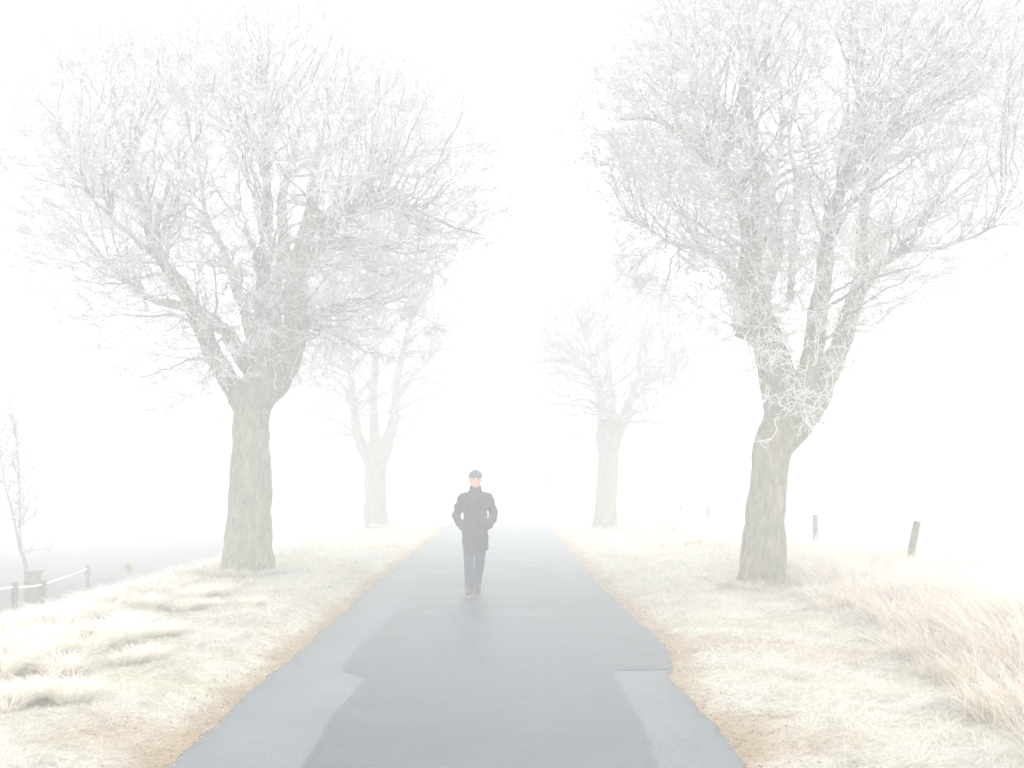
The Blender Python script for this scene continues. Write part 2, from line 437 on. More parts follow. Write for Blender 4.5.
warm = np.array([[.86, .72, .52], [.84, .66, .45], [.88, .80, .66], [.78, .58, .40], [.90, .86, .80], [.82, .66, .56]])
cool = np.array([[.88, .83, .73], [.86, .78, .64], [.90, .88, .84], [.85, .71, .55], [.79, .77, .62]])
parts = []
# right: tall reedy grass on the bank beyond the mown verge
for k in range(1000):
    u = RNG.random(); y = 4.6 * (42 / 4.6) ** u
    x0 = np.interp(y, [4, 7, 10, 13, 16, 40], [2.9, 3.3, 3.65, 4.1, 4.3, 4.2])
    x = x0 + RNG.random() ** .9 * 3.6
    if (x - 3.9) ** 2 + (y - 13.6) ** 2 < .4: continue
    rise = sstep(0, 1.2, x - x0)
    parts.append(clump_field(x, y, .35, (.30 + .34 * rise) * RNG.uniform(.7, 1.25) * (.72 if y > 10.5 else .88 if y > 9 else 1), int(105 if y < 16 else 55), warm, .6, 1.5, .8, RNG.uniform(2.0, 4.4) if RNG.random() < .25 else None))
n = 3200
y = 5 * (22 / 5) ** RNG.random(n); x = np.interp(y, [4, 7, 13, 16, 40], [3.0, 3.5, 4.3, 4.5, 4.5]) + RNG.random(n) * 3
b_ = np.stack([x, y, hz(x, y)], -1)
parts.append(blades(b_, RNG.uniform(.35, .8, n) * np.where(y > 10.5, .72, 1), .0055 * (y / 7) ** .7, RNG.uniform(0, 1.1, n), RNG.uniform(0, 6.28, n), np.tile([.86, .82, .77], (n, 1)) * RNG.uniform(.85, 1, (n, 1)), 5, .45, .8))
v_, q_, t_ = join(parts); t_ = t_ * 1.1
tag(link("tall_grass", np_mesh("tall_grass", v_, q_, tint=t_), M['grass']), 'tall tan and white frosted reed grass on the bank right of the road', 'grass', kind='stuff')
# thin strip in front of the right tree and pale short field grass
parts = []
for k in range(420):
    u = RNG.random(); y = 7.5 * (40 / 7.5) ** u
    x0 = np.interp(y, [7, 12, 16, 24, 40], [-4.6, -5.1, -5.2, -5.0, -4.9])
    x = x0 - RNG.random() * 2.3 + .3
    if (x + 4.44) ** 2 + (y - 15.6) ** 2 < .5: continue
    parts.append(clump_field(x, y, .24, (.13 + .26 * RNG.random() ** 2), int(100 if y < 18 else 60), cool, .9, 1.35, .8))
for (px, py, hh) in [(118, 640, .42), (35, 655, .46), (165, 628, .26), (88, 648, .34), (20, 625, .34), (140, 588, .26), (255, 600, .2), (5, 645, .4), (50, 640, .38), (70, 632, .3), (110, 625, .32), (135, 615, .3), (95, 600, .3), (160, 590, .26), (180, 605, .24), (205, 602, .22), (60, 665, .3), (25, 690, .3), (130, 655, .26), (12, 665, .4), (150, 605, .34), (190, 596, .34), (100, 612, .36), (60, 622, .4), (215, 592, .3), (70, 690, .32)]:
    p = G(px, py, .15)
    for j in range(3):
        parts.append(clump_field(p[0] + RNG.normal(0, .05), p[1] + RNG.normal(0, .07), .20, hh * RNG.uniform(.75, 1.0), 200, cool, .8, 1.25, .6))
v_, q_, t_ = join(parts); t_ = np.clip(t_ * 1.18, 0, .88)
tag(link("tussock_grass", np_mesh("tussock_grass", v_, q_, tint=t_), M['grass']), 'rounded white frosted tussocks of long grass left of the road', 'grass', kind='stuff')
# grass collars round the four tree feet, field stubble
parts = []
for (x, y, s_) in [(-4.44, 15.4, .55), (3.89, 13.4, .5), (-4.37, 30.2, .5), (3.2, 28.7, .5)]:
    for k in range(26):
        a = RNG.uniform(0, 6.28)
        parts.append(clump_field(x + s_ * math.cos(a) * 1.05, y + s_ * math.sin(a) * .9, .25, RNG.uniform(.14, .3), 90, warm if x > 0 else cool, 1.1, 1.1, .5))
n = 60000
y = 9 * (60 / 9) ** RNG.random(n); x = np.where(RNG.random(n) < .5, RNG.uniform(7, 22, n), -RNG.uniform(7.5, 24, n)); kp = (x > 0) | (y < 17); x, y = x[kp], y[kp]; n = len(x)
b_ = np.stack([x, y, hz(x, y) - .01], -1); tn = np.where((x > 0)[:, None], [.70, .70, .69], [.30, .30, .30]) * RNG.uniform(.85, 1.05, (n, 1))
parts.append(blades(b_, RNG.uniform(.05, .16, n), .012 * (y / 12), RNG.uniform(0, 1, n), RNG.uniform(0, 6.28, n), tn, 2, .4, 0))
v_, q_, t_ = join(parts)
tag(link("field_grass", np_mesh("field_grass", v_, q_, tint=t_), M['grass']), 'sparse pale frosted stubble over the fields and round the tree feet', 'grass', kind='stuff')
# leaf litter along the asphalt edges
n = 9000
y = 4 * (26 / 4) ** RNG.random(n); sd = RNG.random(n) < .5; d = np.abs(RNG.normal(.12, .2, n)) - .03
x = np.where(sd, xr(y) + d, xl(y) - d); zc = np.maximum(hz(x, y), -.0) + .006
a = RNG.uniform(0, 6.28, n); s_ = RNG.uniform(.005, .014, n) * (y / 7) ** .4
u = np.stack([np.cos(a), np.sin(a), RNG.normal(0, .25, n)], -1) * s_[:, None]; w_ = np.stack([-np.sin(a), np.cos(a), RNG.normal(0, .3, n)], -1) * s_[:, None] * .6
c_ = np.stack([x, y, zc], -1)
V = np.stack([c_ - u, c_ + w_, c_ + u, c_ - w_], 1).reshape(-1, 3); q = np.arange(n * 4).reshape(-1, 4)
lt = np.array([[.42, .27, .14], [.32, .2, .11], [.52, .38, .22], [.6, .5, .36]])[RNG.integers(0, 4, n)]
tag(link("leaf_litter", np_mesh("leaf_litter", V, q, smooth=False, tint=np.repeat(lt, 4, 0) * .8), M['grass']), 'brown leaf litter lying along both edges of the asphalt', 'leaves', kind='stuff')

# ------------------------------------------------------------------ trees
def unit(v): return v / (np.linalg.norm(v, axis=-1, keepdims=True) + 1e-9)
def smooth_poly(pts, rad, n):
    "Catmull-Rom resample"
    pts = np.asarray(pts, float); rad = np.asarray(rad, float)
    Q = np.concatenate([[2 * pts[0] - pts[1]], pts, [2 * pts[-1] - pts[-2]]])
    t = np.linspace(0, len(pts) - 1.0001, n); i = t.astype(int); f = (t - i)[:, None]
    p0, p1, p2, p3 = Q[i], Q[i + 1], Q[i + 2], Q[i + 3]
    out = .5 * ((2 * p1) + (-p0 + p2) * f + (2 * p0 - 5 * p1 + 4 * p2 - p3) * f ** 2 + (-p0 + 3 * p1 - 3 * p2 + p3) * f ** 3)
    return out, np.interp(t, range(len(pts)), rad)
def tubes_np(Pt, Rd, S):
    "Pt (n,K,3) Rd (n,K)"
    n, K, _ = Pt.shape
    T_ = np.gradient(Pt, axis=1); T_ = unit(T_)
    ref = unit(RNG.normal(size=(n, 1, 3)))
    u = unit(np.cross(T_, ref)); w = np.cross(T_, u)
    a = np.linspace(0, 2 * math.pi, S, endpoint=False)
    V = Pt[:, :, None] + Rd[:, :, None, None] * (np.cos(a)[None, None, :, None] * u[:, :, None] + np.sin(a)[None, None, :, None] * w[:, :, None])
    base = (np.arange(n) * K * S)[:, None, None]; k = (np.arange(K - 1) * S)[None, :, None]; s_ = np.arange(S)[None, None]
    s2 = (np.arange(S) + 1)[None, None] % S
    q = np.stack([base + k + s_, base + k + s2, base + k + S + s2, base + k + S + s_], -1).reshape(-1, 4)
    return V.reshape(-1, 3), q
def grow(targets, NP, ND, NR, K, r0, r1, wig, maxlen, up=.0, org=None, rmul=.6):
    "attach each target to its best node, return paths"
    res = []
    for s_ in range(0, len(targets), 400):
        t = targets[s_:s_ + 400]
        dv = t[:, None] - NP[None]; dist = np.linalg.norm(dv, axis=2)
        cosv = (dv * ND[None]).sum(2) / (dist + 1e-6)
        rad_ = unit(t - org)
        cr = (dv * rad_[:, None]).sum(2) / (dist + 1e-6)
        res.append((dist * (1 + 1.0 * np.clip(.7 - cosv, 0, 2) + 1.6 * np.clip(.85 - cr, 0, 2))).argmin(1))
    idx = np.concatenate(res); p0 = NP[idx]; d0 = ND[idx]
    dv = targets - p0; L = np.linalg.norm(dv, axis=1)
    ok = (L > .04) & (L < maxlen); p0, d0, dv, L, idx, targets = p0[ok], d0[ok], dv[ok], L[ok], idx[ok], targets[ok]
    n = len(p0)
    ro = unit(targets - org)
    st = unit(d0 * .9 + unit(dv) + RNG.normal(0, .12, (n, 3))); en = unit(unit(dv) * .7 + ro * .8 + np.array([0, 0, up]) + RNG.normal(0, .22, (n, 3)))
    c1 = p0 + st * L[:, None] * .38; c2 = targets - en * L[:, None] * .35
    t = np.linspace(0, 1, K)[None, :, None]
    Pt = (1 - t) ** 3 * p0[:, None] + 3 * (1 - t) ** 2 * t * c1[:, None] + 3 * (1 - t) * t ** 2 * c2[:, None] + t ** 3 * targets[:, None]
    jit = RNG.normal(0, 1, (n, K, 3)) * wig * (L[:, None, None] ** .8); jit[:, 0] = 0
    Pt = Pt + jit
    ra = np.minimum(NR[idx] * rmul, r0 * (.55 + .45 * np.clip(L / maxlen * 2, 0, 1))) ; ra = np.maximum(ra, r1)
    tt_ = np.linspace(0, 1, K)[None]
    Rd = ra[:, None] * (1 - tt_) + r1 * tt_
    return Pt, Rd
def shoots(NP, ND, NR, n, lmin, lmax, r0, r1, K, wig, up=.2, spread=1.0):
    i = RNG.integers(0, len(NP), n); p0 = NP[i]; L = RNG.uniform(lmin, lmax, n)
    d = unit(ND[i] * .7 + unit(RNG.normal(size=(n, 3))) * spread + np.array([0, 0, up]))
    cur = [p0]; dd = d
    for k in range(K - 1):
        dd = unit(dd + RNG.normal(0, wig, (n, 3)) + np.array([0, 0, up * .25])); cur.append(cur[-1] + dd * (L / (K - 1))[:, None])
    Pt = np.stack(cur, 1); tt_ = np.linspace(0, 1, K)[None]
    return Pt, (r0 * (1 - tt_) + r1 * tt_) * np.ones((n, 1))
def nodes(Pt, Rd, skip=1):
    D_ = unit(np.gradient(Pt, axis=1))
    return Pt[:, skip:].reshape(-1, 3), D_[:, skip:].reshape(-1, 3), Rd[:, skip:].reshape(-1)

def make_tree(name, label, group, D, trunk, limbs, env, counts, scale=1.0, epi=None, voxel=.024, base_z=None, frostk=1.0):
    """trunk: [(px,py,width_px)] bottom to top; limbs: [[(px,py,w_px)...], dy]; env: (cx,cy,rx,ry,depth_r) px"""
    mpp = D / F
    bp = P(trunk[0][0], trunk[0][1], D); gz = float(hz(bp[0], D))
    root = empty(name, (bp[0], D, gz), label, 'tree', group)
    tp_ = [P(x, y, D) for x, y, w in trunk]; tr = [w * mpp / 2 for x, y, w in trunk]
    tp_[0][2] = gz - .15
    tpts, trad = smooth_poly(tp_, tr, 46)
    mb = MB(); mb.tube(tpts, trad, 28, .035)
    # root flare
    for k in range(7):
        a = k * .9 + D; r = trad[0]
        p0 = np.array([bp[0] + math.cos(a) * r * .62, D + math.sin(a) * r * .62, gz + .55])
        p1 = np.array([bp[0] + math.cos(a) * r * .92, D + math.sin(a) * r * .92, gz - .1])
        mb.tube([p0, (p0 + p1) / 2 + [math.cos(a) * .01, math.sin(a) * .01, -.05], p1], [r * .22, r * .24, r * .3], 10)
    LP, LR, lm = [], [], []
    for li, (pl, dy0, dy1) in enumerate(limbs):
        m_ = len(pl)
        lp = [P(x, y, D + dy0 + (dy1 - dy0) * (i / (m_ - 1)) ** 1.1) for i, (x, y, w) in enumerate(pl)]
        lr = [max(.006, w * mpp / 2) for x, y, w in pl]; lr = [q * (1 - .4 * i / (m_ - 1)) for i, q in enumerate(lr)]; lr[-1] = min(lr[-1], .010)
        n_ = 34; pp_, rr_ = smooth_poly(lp, lr, n_)
        ph = RNG.uniform(0, 6.28, 3); tt_ = np.linspace(0, 1, n_)
        for ax in range(3):
            pp_[:, ax] += tt_ * (.05 * np.sin(tt_ * 13 + ph[ax]) + .018 * np.sin(tt_ * 31 + ph[ax] * 2) + .007 * np.sin(tt_ * 61 + ph[ax] * 3)) * (D / 15) ** .5
        LP.append(pp_); LR.append(rr_)
        if rr_[0] > .045:
            k = max(6, int(n_ * .42)); mb.tube(pp_[:k], rr_[:k], 16, .06)
    tm = remesh(mb, "trunk", voxel, 3, .5)
    # bark knobs: push along normals with low noise
    co = np.empty(len(tm.vertices) * 3, np.float32); tm.vertices.foreach_get("co", co); co = co.reshape(-1, 3)
    nn = np.empty(len(tm.vertices) * 3, np.float32); tm.vertices.foreach_get("normal", nn); nn = nn.reshape(-1, 3)
    from mathutils import noise as mn
    dsp = np.array([mn.noise((c[0] * 7, c[1] * 7, c[2] * 1.6)) * .036 + mn.noise((c[0] * 22, c[1] * 22, c[2] * 4.5)) * .016 for c in co.tolist()])
    co += nn * dsp[:, None]; tm.vertices.foreach_set("co", co.ravel()); tm.update()
    link("trunk", tm, M['bark'], root)
    for pp_, rr_ in zip(LP, LR):
        k0 = 0 if rr_[0] <= .045 else max(2, int(34 * .34))
        lb = MB(); lb.tube(pp_[k0:], rr_[k0:] * .985, 12, .07); link("limb", lb.mesh("limb"), M['bark'] if rr_[k0] > .07 else M['branch'], root)
    ND_ = [unit(np.gradient(p, axis=0)) for p in LP]
    NP0 = np.concatenate([p[6:] for p in LP]); ND0 = np.concatenate([d[6:] for d in ND_]); NR0 = np.concatenate([r[6:] for r in LR])
    ctr = P(env[0], env[1], D); rx, rz, ry = env[2] * mpp, env[3] * mpp, env[4]
    def sample(n, lo, hi):
        d = unit(RNG.normal(size=(n, 3)))
        r = (lo ** 3 + (hi ** 3 - lo ** 3) * RNG.random(n)) ** (1 / 3)
        bn = 1 + .10 * np.sin(d[:, 0] * 5 + D) * np.sin(d[:, 2] * 6 + 1) + .07 * np.sin(d[:, 1] * 9 + d[:, 0] * 7)
        return ctr + d * (r * bn)[:, None] * np.array([rx, ry, rz])
    n1, n2, n3, n4 = counts
    org = tpts[-1] - np.array([0, 0, .2])
    fk = scale
    def keep(t):  # leave the space round the fork open
        low = t[:, 2] < ctr[2] - rz * .62
        t = t[~(low & (np.hypot(t[:, 0] - ctr[0], t[:, 1] - D) < rx * .22))]
        pr = .30 + .70 * sstep(-.75, .05, (t[:, 2] - ctr[2]) / rz)
        return t[RNG.random(len(t)) < pr]
    P1, R1 = grow(keep(sample(n1, .55, .98)), NP0, ND0, NR0, 12, .034 * fk, .008 * fk, .014, 4.5, .12, org, rmul=.55)
    a1 = nodes(P1, R1, 2); NP1 = np.concatenate([a1[0], NP0[::2]]); ND1 = np.concatenate([a1[1], ND0[::2]]); NR1 = np.concatenate([a1[2], NR0[::2]])
    P2, R2 = grow(keep(sample(n2, .45, 1.04)), NP1, ND1, NR1, 8, .015 * fk, .006 * fk, .02, 2.2, .08, org)
    a2 = nodes(P2, R2, 1); NP2 = np.concatenate([a2[0], a1[0]]); ND2 = np.concatenate([a2[1], a1[1]]); NR2 = np.concatenate([a2[2], a1[2]])
    P3, R3 = grow(keep(sample(n3, .55, 1.10)), NP2, ND2, NR2, 6, .009 * fk, .005 * fk, .028, 1.0, .0, org)
    a3 = nodes(P3, R3, 1)
    NP3, ND3 = a3[0], a3[1]
    P4, R4 = shoots(NP3, ND3, None, n4, .10, .36, .0062 * fk, .0042 * fk, 4, .16, .0, .75)
    vs, qs, off, mi = [], [], 0, []
    for (Pt, Rd, S, mm) in ((P1, R1, 7, 0), (P2, R2, 4, 0 if D > 25 else 1), (P3, R3, 3, 0 if D > 25 else 1), (P4, R4, 3, 1)):
        v, q = tubes_np(Pt, Rd, S); vs.append(v); qs.append(q + off); off += len(v); mi.append(np.full(len(q), mm))
    if epi:
        ne, zlo, zhi, l0, l1, front = epi
        allp = np.concatenate([tpts[34:]] + LP); alld = np.concatenate([unit(np.gradient(tpts, axis=0))[34:]] + ND_); allr = np.concatenate([trad[34:]] + LR)
        sel = (allp[:, 2] > zlo) & (allp[:, 2] < zhi) & (allr > .04)
        ap, ad, ar = allp[sel], alld[sel], allr[sel]
        i = RNG.integers(0, len(ap), ne); out = unit(RNG.normal(size=(ne, 3)) + np.array([0, -front, .1])); out = unit(out - ad[i] * (out * ad[i]).sum(1)[:, None])
        st = ap[i] + out * ar[i][:, None] * .9
        PE, RE_ = shoots(st, out, None, ne, l0, l1, .010 * fk, .006 * fk, 9, .30, .12, .5)
        v, q = tubes_np(PE, RE_, 4); vs.append(v); qs.append(q + off); off += len(v); mi.append(np.full(len(q), 2))
        ea = nodes(PE, RE_, 2); PF, RF = shoots(ea[0], ea[1], None, ne * 7, .08, .34, .0065 * fk, .0045 * fk, 5, .32, .02, 1.0)
        v, q = tubes_np(PF, RF, 3); vs.append(v); qs.append(q + off); off += len(v); mi.append(np.full(len(q), 2))
    cm = np_mesh("crown", np.concatenate(vs), np.concatenate(qs))
    co = link("crown", cm, M['branch'], root); cm.materials.append(M['twig']); cm.materials.append(M['shoot'])
    cm.polygons.foreach_set("material_index", np.concatenate(mi).astype(np.int32))
    return root

AV = 'bare frosted roadside trees lining the lane'
make_tree("roadside_tree", 'large frosted tree standing left of the road with a stout straight trunk forking low', AV, 15.6,
    [(248, 572, 50), (249, 545, 45), (250, 500, 41), (251, 450, 37), (252, 415, 35), (258, 395, 40), (270, 376, 44)],
    [([(244, 405, 24), (226, 375, 20), (212, 352, 20), (196, 318, 19), (180, 285, 16), (163, 255, 13), (147, 215, 10), (128, 165, 8), (112, 122, 6), (114, 66, 3)], 0, -1.6),
     ([(262, 385, 24), (240, 352, 18), (214, 322, 15), (180, 306, 12), (150, 296, 9), (118, 272, 7), (88, 244, 6), (66, 210, 4), (22, 186, 3)], .1, 1.2),
     ([(268, 385, 40), (288, 352, 32), (297, 315, 28), (298, 275, 24), (304, 232, 19), (314, 185, 14), (324, 135, 9), (338, 80, 6), (345, 25, 3)], 0, .5),
     ([(262, 380, 30), (264, 345, 22), (262, 300, 17), (264, 250, 15), (268, 200, 13), (266, 150, 9), (258, 95, 6), (262, 30, 3)], -.1, -.9),
     ([(262, 372, 18), (250, 330, 14), (238, 292, 11), (226, 255, 10), (206, 215, 7), (196, 160, 6), (186, 100, 4), (190, 50, 3)], .2, 1.8),
     ([(296, 290, 14), (314, 255, 11), (334, 232, 9), (362, 208, 8), (400, 208, 6), (440, 222, 4), (480, 232, 3)], .1, -1.3),
     ([(302, 240, 12), (330, 212, 10), (364, 186, 8), (402, 164, 6), (448, 146, 4), (490, 142, 3)], .2, 1.6),
     ([(276, 345, 16), (274, 300, 15), (282, 255, 14), (284, 205, 12), (292, 160, 9), (300, 105, 6), (296, 40, 3)], .3, 2.0),
     ([(182, 290, 10), (160, 262, 7), (128, 232, 6), (98, 205, 4), (60, 150, 3)], -.7, -2.4),
     ([(318, 175, 9), (350, 130, 7), (384, 96, 5), (410, 52, 3)], .4, -.8),
     ([(196, 190, 6), (160, 130, 5), (150, 80, 3)], 1.7, 2.6)],
    (258, 196, 232, 205, 4.0), (540, 3500, 15000, 44000), 1.0, (120, 2.7, 6.0, .3, .9, .6))
make_tree("roadside_tree", 'largest frosted tree, right of the road, with bowed trunk and pale twigs filling its fork', AV, 13.6,
    [(761, 586, 43), (763, 555, 41), (766, 515, 38), (769, 480, 36), (773, 450, 37), (783, 424, 41), (794, 404, 42)],
    [([(780, 436, 34), (781, 405, 38), (776, 375, 39), (768, 345, 36), (757, 308, 34), (749, 272, 28), (753, 230, 25), (757, 190, 20), (757, 145, 14), (752, 95, 9), (756, 40, 6), (750, -20, 3)], 0, -.7),
     ([(782, 446, 26), (798, 424, 30), (817, 398, 28), (831, 370, 25), (841, 345, 23), (848, 318, 24), (857, 285, 20), (860, 248, 17), (866, 210, 15), (880, 165, 13), (893, 132, 10), (905, 86, 6), (915, 20, 4)], 0, .4),
     ([(790, 425, 26), (802, 392, 26), (811, 360, 22), (817, 328, 21), (823, 290, 20), (826, 250, 19), (830, 210, 18), (842, 185, 14), (860, 140, 10), (862, 85, 7), (870, 10, 4)], -.1, -1.2),
     ([(790, 300, 9), (794, 250, 9), (795, 190, 8), (792, 130, 6), (800, 60, 4)], .5, 1.6),
     ([(752, 240, 18), (738, 200, 13), (724, 172, 11), (700, 147, 9), (664, 124, 6), (615, 118, 3)], -.3, -1.8),
     ([(852, 300, 14), (872, 276, 10), (895, 256, 8), (935, 246, 6), (978, 236, 4), (1012, 225, 3)], .2, -1.5),
     ([(862, 250, 12), (884, 236, 8), (925, 223, 6), (962, 207, 4), (1010, 190, 3)], .3, 1.8),
     ([(750, 300, 13), (727, 268, 10), (702, 250, 8), (668, 240, 5), (625, 222, 3)], -.2, 1.6),
     ([(757, 185, 12), (742, 140, 9), (716, 100, 7), (690, 60, 4), (672, 15, 3)], -.4, .9),
     ([(890, 140, 9), (925, 110, 7), (965, 88, 5), (1010, 60, 3)], .4, -.8),
     ([(884, 160, 9), (930, 150, 6), (980, 140, 4), (1030, 110, 3)], .4, 2.2),
     ([(772, 350, 20), (764, 300, 16), (778, 250, 13), (774, 195, 10), (782, 130, 7), (774, 60, 4)], .4, 2.2),
     ([(766, 335, 30), (744, 328, 26), (732, 324, 22)], -.1, -.25)],
    (808, 128, 226, 212, 3.9), (560, 3600, 15000, 46000), .9, (520, 2.5, 6.2, .3, .9, .9))
make_tree("roadside_tree", 'faint distant tree behind the big left one, trunk splitting into three upright stems', AV, 30.5,
    [(376, 528, 25), (375, 505, 22), (375, 480, 21), (376, 462, 22), (378, 450, 24)],
    [([(370, 462, 14), (358, 435, 11), (353, 400, 10), (348, 360, 7), (338, 310, 5), (332, 260, 2)], 0, -1.5),
     ([(376, 458, 14), (374, 425, 11), (374, 385, 10), (376, 340, 8), (372, 290, 5), (376, 235, 2)], 0, .8),
     ([(382, 460, 15), (390, 432, 12), (396, 400, 11), (402, 355, 8), (412, 310, 6), (424, 262, 3)], 0, 1.4),
     ([(398, 395, 8), (416, 372, 5), (438, 352, 3), (462, 346, 2)], .6, -1),
     ([(354, 400, 7), (334, 378, 5), (314, 362, 3), (296, 352, 2)], -.5, 1)],
    (378, 342, 98, 120, 3.0), (230, 1500, 4600, 11000), 1.4, None, .05)
make_tree("roadside_tree", 'faintest tree, far off right of the road beyond the walking person', AV, 29,
    [(605, 530, 25), (606, 505, 22), (608, 470, 21), (609, 450, 20), (611, 436, 24)],
    [([(604, 448, 15), (602, 415, 11), (598, 380, 9), (588, 345, 6), (574, 310, 4), (560, 290, 2)], 0, -1.2),
     ([(610, 445, 14), (612, 410, 11), (608, 372, 9), (606, 335, 6), (602, 290, 3)], 0, 1.0),
     ([(614, 446, 13), (624, 418, 11), (634, 388, 8), (642, 350, 6), (652, 305, 3)], 0, .8),
     ([(628, 405, 7), (648, 384, 5), (672, 374, 3), (694, 372, 2)], .4, -1),
     ([(600, 390, 7), (580, 360, 5), (560, 336, 3), (540, 330, 2)], -.4, .8)],
    (616, 348, 92, 98, 2.9), (240, 1800, 6400, 14000), 1.4, None, .05)

# sapling beyond the left fence
def sapling():
    D = 19.0; bx = P(27, 578, D); gz = float(hz(bx[0], D))
    root = empty("sapling", (bx[0], D, gz), 'slender bare forked sapling behind the wire fence at the left edge', 'sapling')
    a = [np.array([bx[0], D, gz - .05]), P(26, 566, D), P(20, 548, D), P(13, 515, D), (P(4, 480, D)), P(-2, 440, D)]
    b_ = [P(21, 551, D), P(20, 520, D + .1), P(19, 480, D + .15), P(17, 450, D + .2), P(16, 428, D + .2)]
    pa, ra = smooth_poly(a, [.045, .04, .032, .022, .015, .008], 24); pb, rb = smooth_poly(b_, [.026, .02, .016, .01, .006], 20)
    mb = MB(); mb.tube(pa, ra, 10, .05); mb.tube(pb, rb, 10, .05); link("trunk", remesh(mb, "trunk", .009, 1), M['branch'], root)
    Pn = np.concatenate([pa[8:], pb[3:]]); Dn = np.concatenate([unit(np.gradient(pa, axis=0))[8:], unit(np.gradient(pb, axis=0))[3:]])
    P1, R1 = shoots(Pn, Dn, None, 60, .4, 1.1, .010, .006, 8, .16, .25, .9)
    a1 = nodes(P1, R1); P2, R2 = shoots(a1[0], a1[1], None, 420, .12, .4, .007, .005, 5, .25, .1)
    v1, q1 = tubes_np(P1, R1, 4); v2, q2 = tubes_np(P2, R2, 3)
    link("crown", np_mesh("crown", np.concatenate([v1, v2]), np.concatenate([q1, q2 + len(v1)])), M['branch'], root)
sapling()

# ------------------------------------------------------------------ fences and posts
def post_mesh(top, bot, r, flat=False):
    top = np.array(top); bot = np.array(bot); n = 12
    t = np.linspace(0, 1, n)[:, None]; pts = bot * (1 - t) + top * t
    mb = MB(); S = 14
    Rg = tube_rings(pts, r * (1 + .04 * np.sin(np.arange(n) * 1.7)), S, .06, False)
    T_ = unit(top - bot); cap = Rg[-1].mean(0)
    Rg = np.concatenate([Rg, [cap + (Rg[-1] - cap) * .9 + T_ * .012]])
    mb.rings(Rg); return mb.mesh("post")
fp = [(14.0, 917, 522, .055, 'weathered post leaning right in the tall grass, the nearest of the right fence line', .16),
      (18.6, 815, 515, .055, 'short grey post just right of the big right trunk, in pale grass', .0),
      (28.0, 708, 507, .06, 'faint post left of the big right trunk, the closest of the three small ones', .02),
      (32.7, 681, 506, .06, 'faint post in the middle of the three small ones between the right trees', -.02),
      (37.4, 659, 508, .06, 'farthest and faintest fence post, just right of the far right tree', .0)]
for D, px, py, r, lab, lean in fp:
    t = P(px, py, D); bx = t[0] - lean * 1.3; gz = float(hz(bx, D))
    root = empty("fence_post", (bx, D, gz), lab, 'fence post', 'wooden posts of the right field edge')
    link("post", post_mesh(t, (bx, D, gz - .1), r), M['wood'], root)
    cm_ = MB(); cm_.ball(t + [0, 0, .016], (r * .95, r * .95, .016), 12, 6)
    link("frost_cap", cm_.mesh("frost_cap"), M['frost'], root)
    if D < 15:
        st = MB(); st.tube([t + [r * .9, -.01, -.07], t + [r * 1.35, -.02, -.075], t + [r * 1.3, -.02, -.12]], [.006, .006, .006], 6); link("staple", st.mesh("staple"), M['metal'], root)
# left fence
lf = [(14.5, 15, 583), (16.0, 43, 581), (20.0, 88, 566)]
tops = [P(px, py, D) for D, px, py in lf]
fr_ = empty("wire_fence", (tops[1][0], 16.0, float(hz(tops[1][0], 16))), 'low mossy wooden fence with a frost coated wire, in the dip at the left', 'fence')
for (D, px, py), tpnt, r in zip(lf, tops, (.05, .06, .045)):
    gz = float(hz(tpnt[0], D)); link("post", post_mesh(tpnt, (tpnt[0] + .02, D, min(gz, tpnt[2] - .6) - .1), r), M['wood'], fr_)
wire = MB()
pre = tops[0] + (tops[0] - tops[1]) * 1.8
for a, b_ in ((pre, tops[0]), (tops[0], tops[1]), (tops[1], tops[2])):
    t = np.linspace(0, 1, 14)[:, None]; pts_ = (a * (1 - t) + b_ * t) + np.array([0, -.06, -.06]) - np.array([0, 0, .012]) * (4 * t * (1 - t))
    wire.tube(pts_, .014, 7, .15)
link("wire", wire.mesh("wire"), M['frost'], fr_)
# stout square post with a cap board
D = 18.0; tpnt = P(33.5, 573, D); gz = float(hz(tpnt[0], D))
root = empty("gate_post", (tpnt[0], D, gz), 'stout square post with an overhanging cap board beside the forked sapling', 'gate post')
mb = MB(); mb.box((tpnt[0], D, (gz - .1 + tpnt[2]) / 2), (.115, .11, (tpnt[2] - gz + .1) / 2), bev=.012); link("post", mb.mesh("post", False), M['wood'], root)
mb = MB(); mb.box((tpnt[0], D, tpnt[2] + .022), (.14, .135, .02), bev=.008); link("cap_board", mb.mesh("cap_board", False), M['wood'], root)
mb = MB(); mb.box((tpnt[0], D, tpnt[2] - .16), (.132, .125, .03), bev=.01); link("rail_band", mb.mesh("rail_band", False), M['wood'], root)
# dried plant with a round head
D = 16.5; c0 = P(128, 568, D); gz = float(hz(c0[0], D))
root = empty("seed_head_plant", (c0[0], D, gz), 'dried tan plant with an oval frosted head above the left tussocks', 'plant')
mb = MB(); mb.tube([(c0[0] + .03, D, gz - .05), (c0[0] + .01, D, (gz + c0[2]) / 2), tuple(c0)], [.014, .012, .01], 8); link("stem", mb.mesh("stem"), M['seed'], root)
n = 900; d = unit(RNG.normal(size=(n, 3))); az = np.arctan2(d[:, 1], d[:, 0])
p0 = c0 + d * np.array([.03, .03, .06]); p1 = c0 + d * np.array([.075, .075, .115]) * RNG.uniform(.8, 1.15, (n, 1))
v, q = tubes_np(np.stack([p0, (p0 + p1) / 2, p1], 1), np.ones((n, 3)) * [.007, .006, .004], 3)
link("seed_head", np_mesh("seed_head", v, q), M['seed'], root)
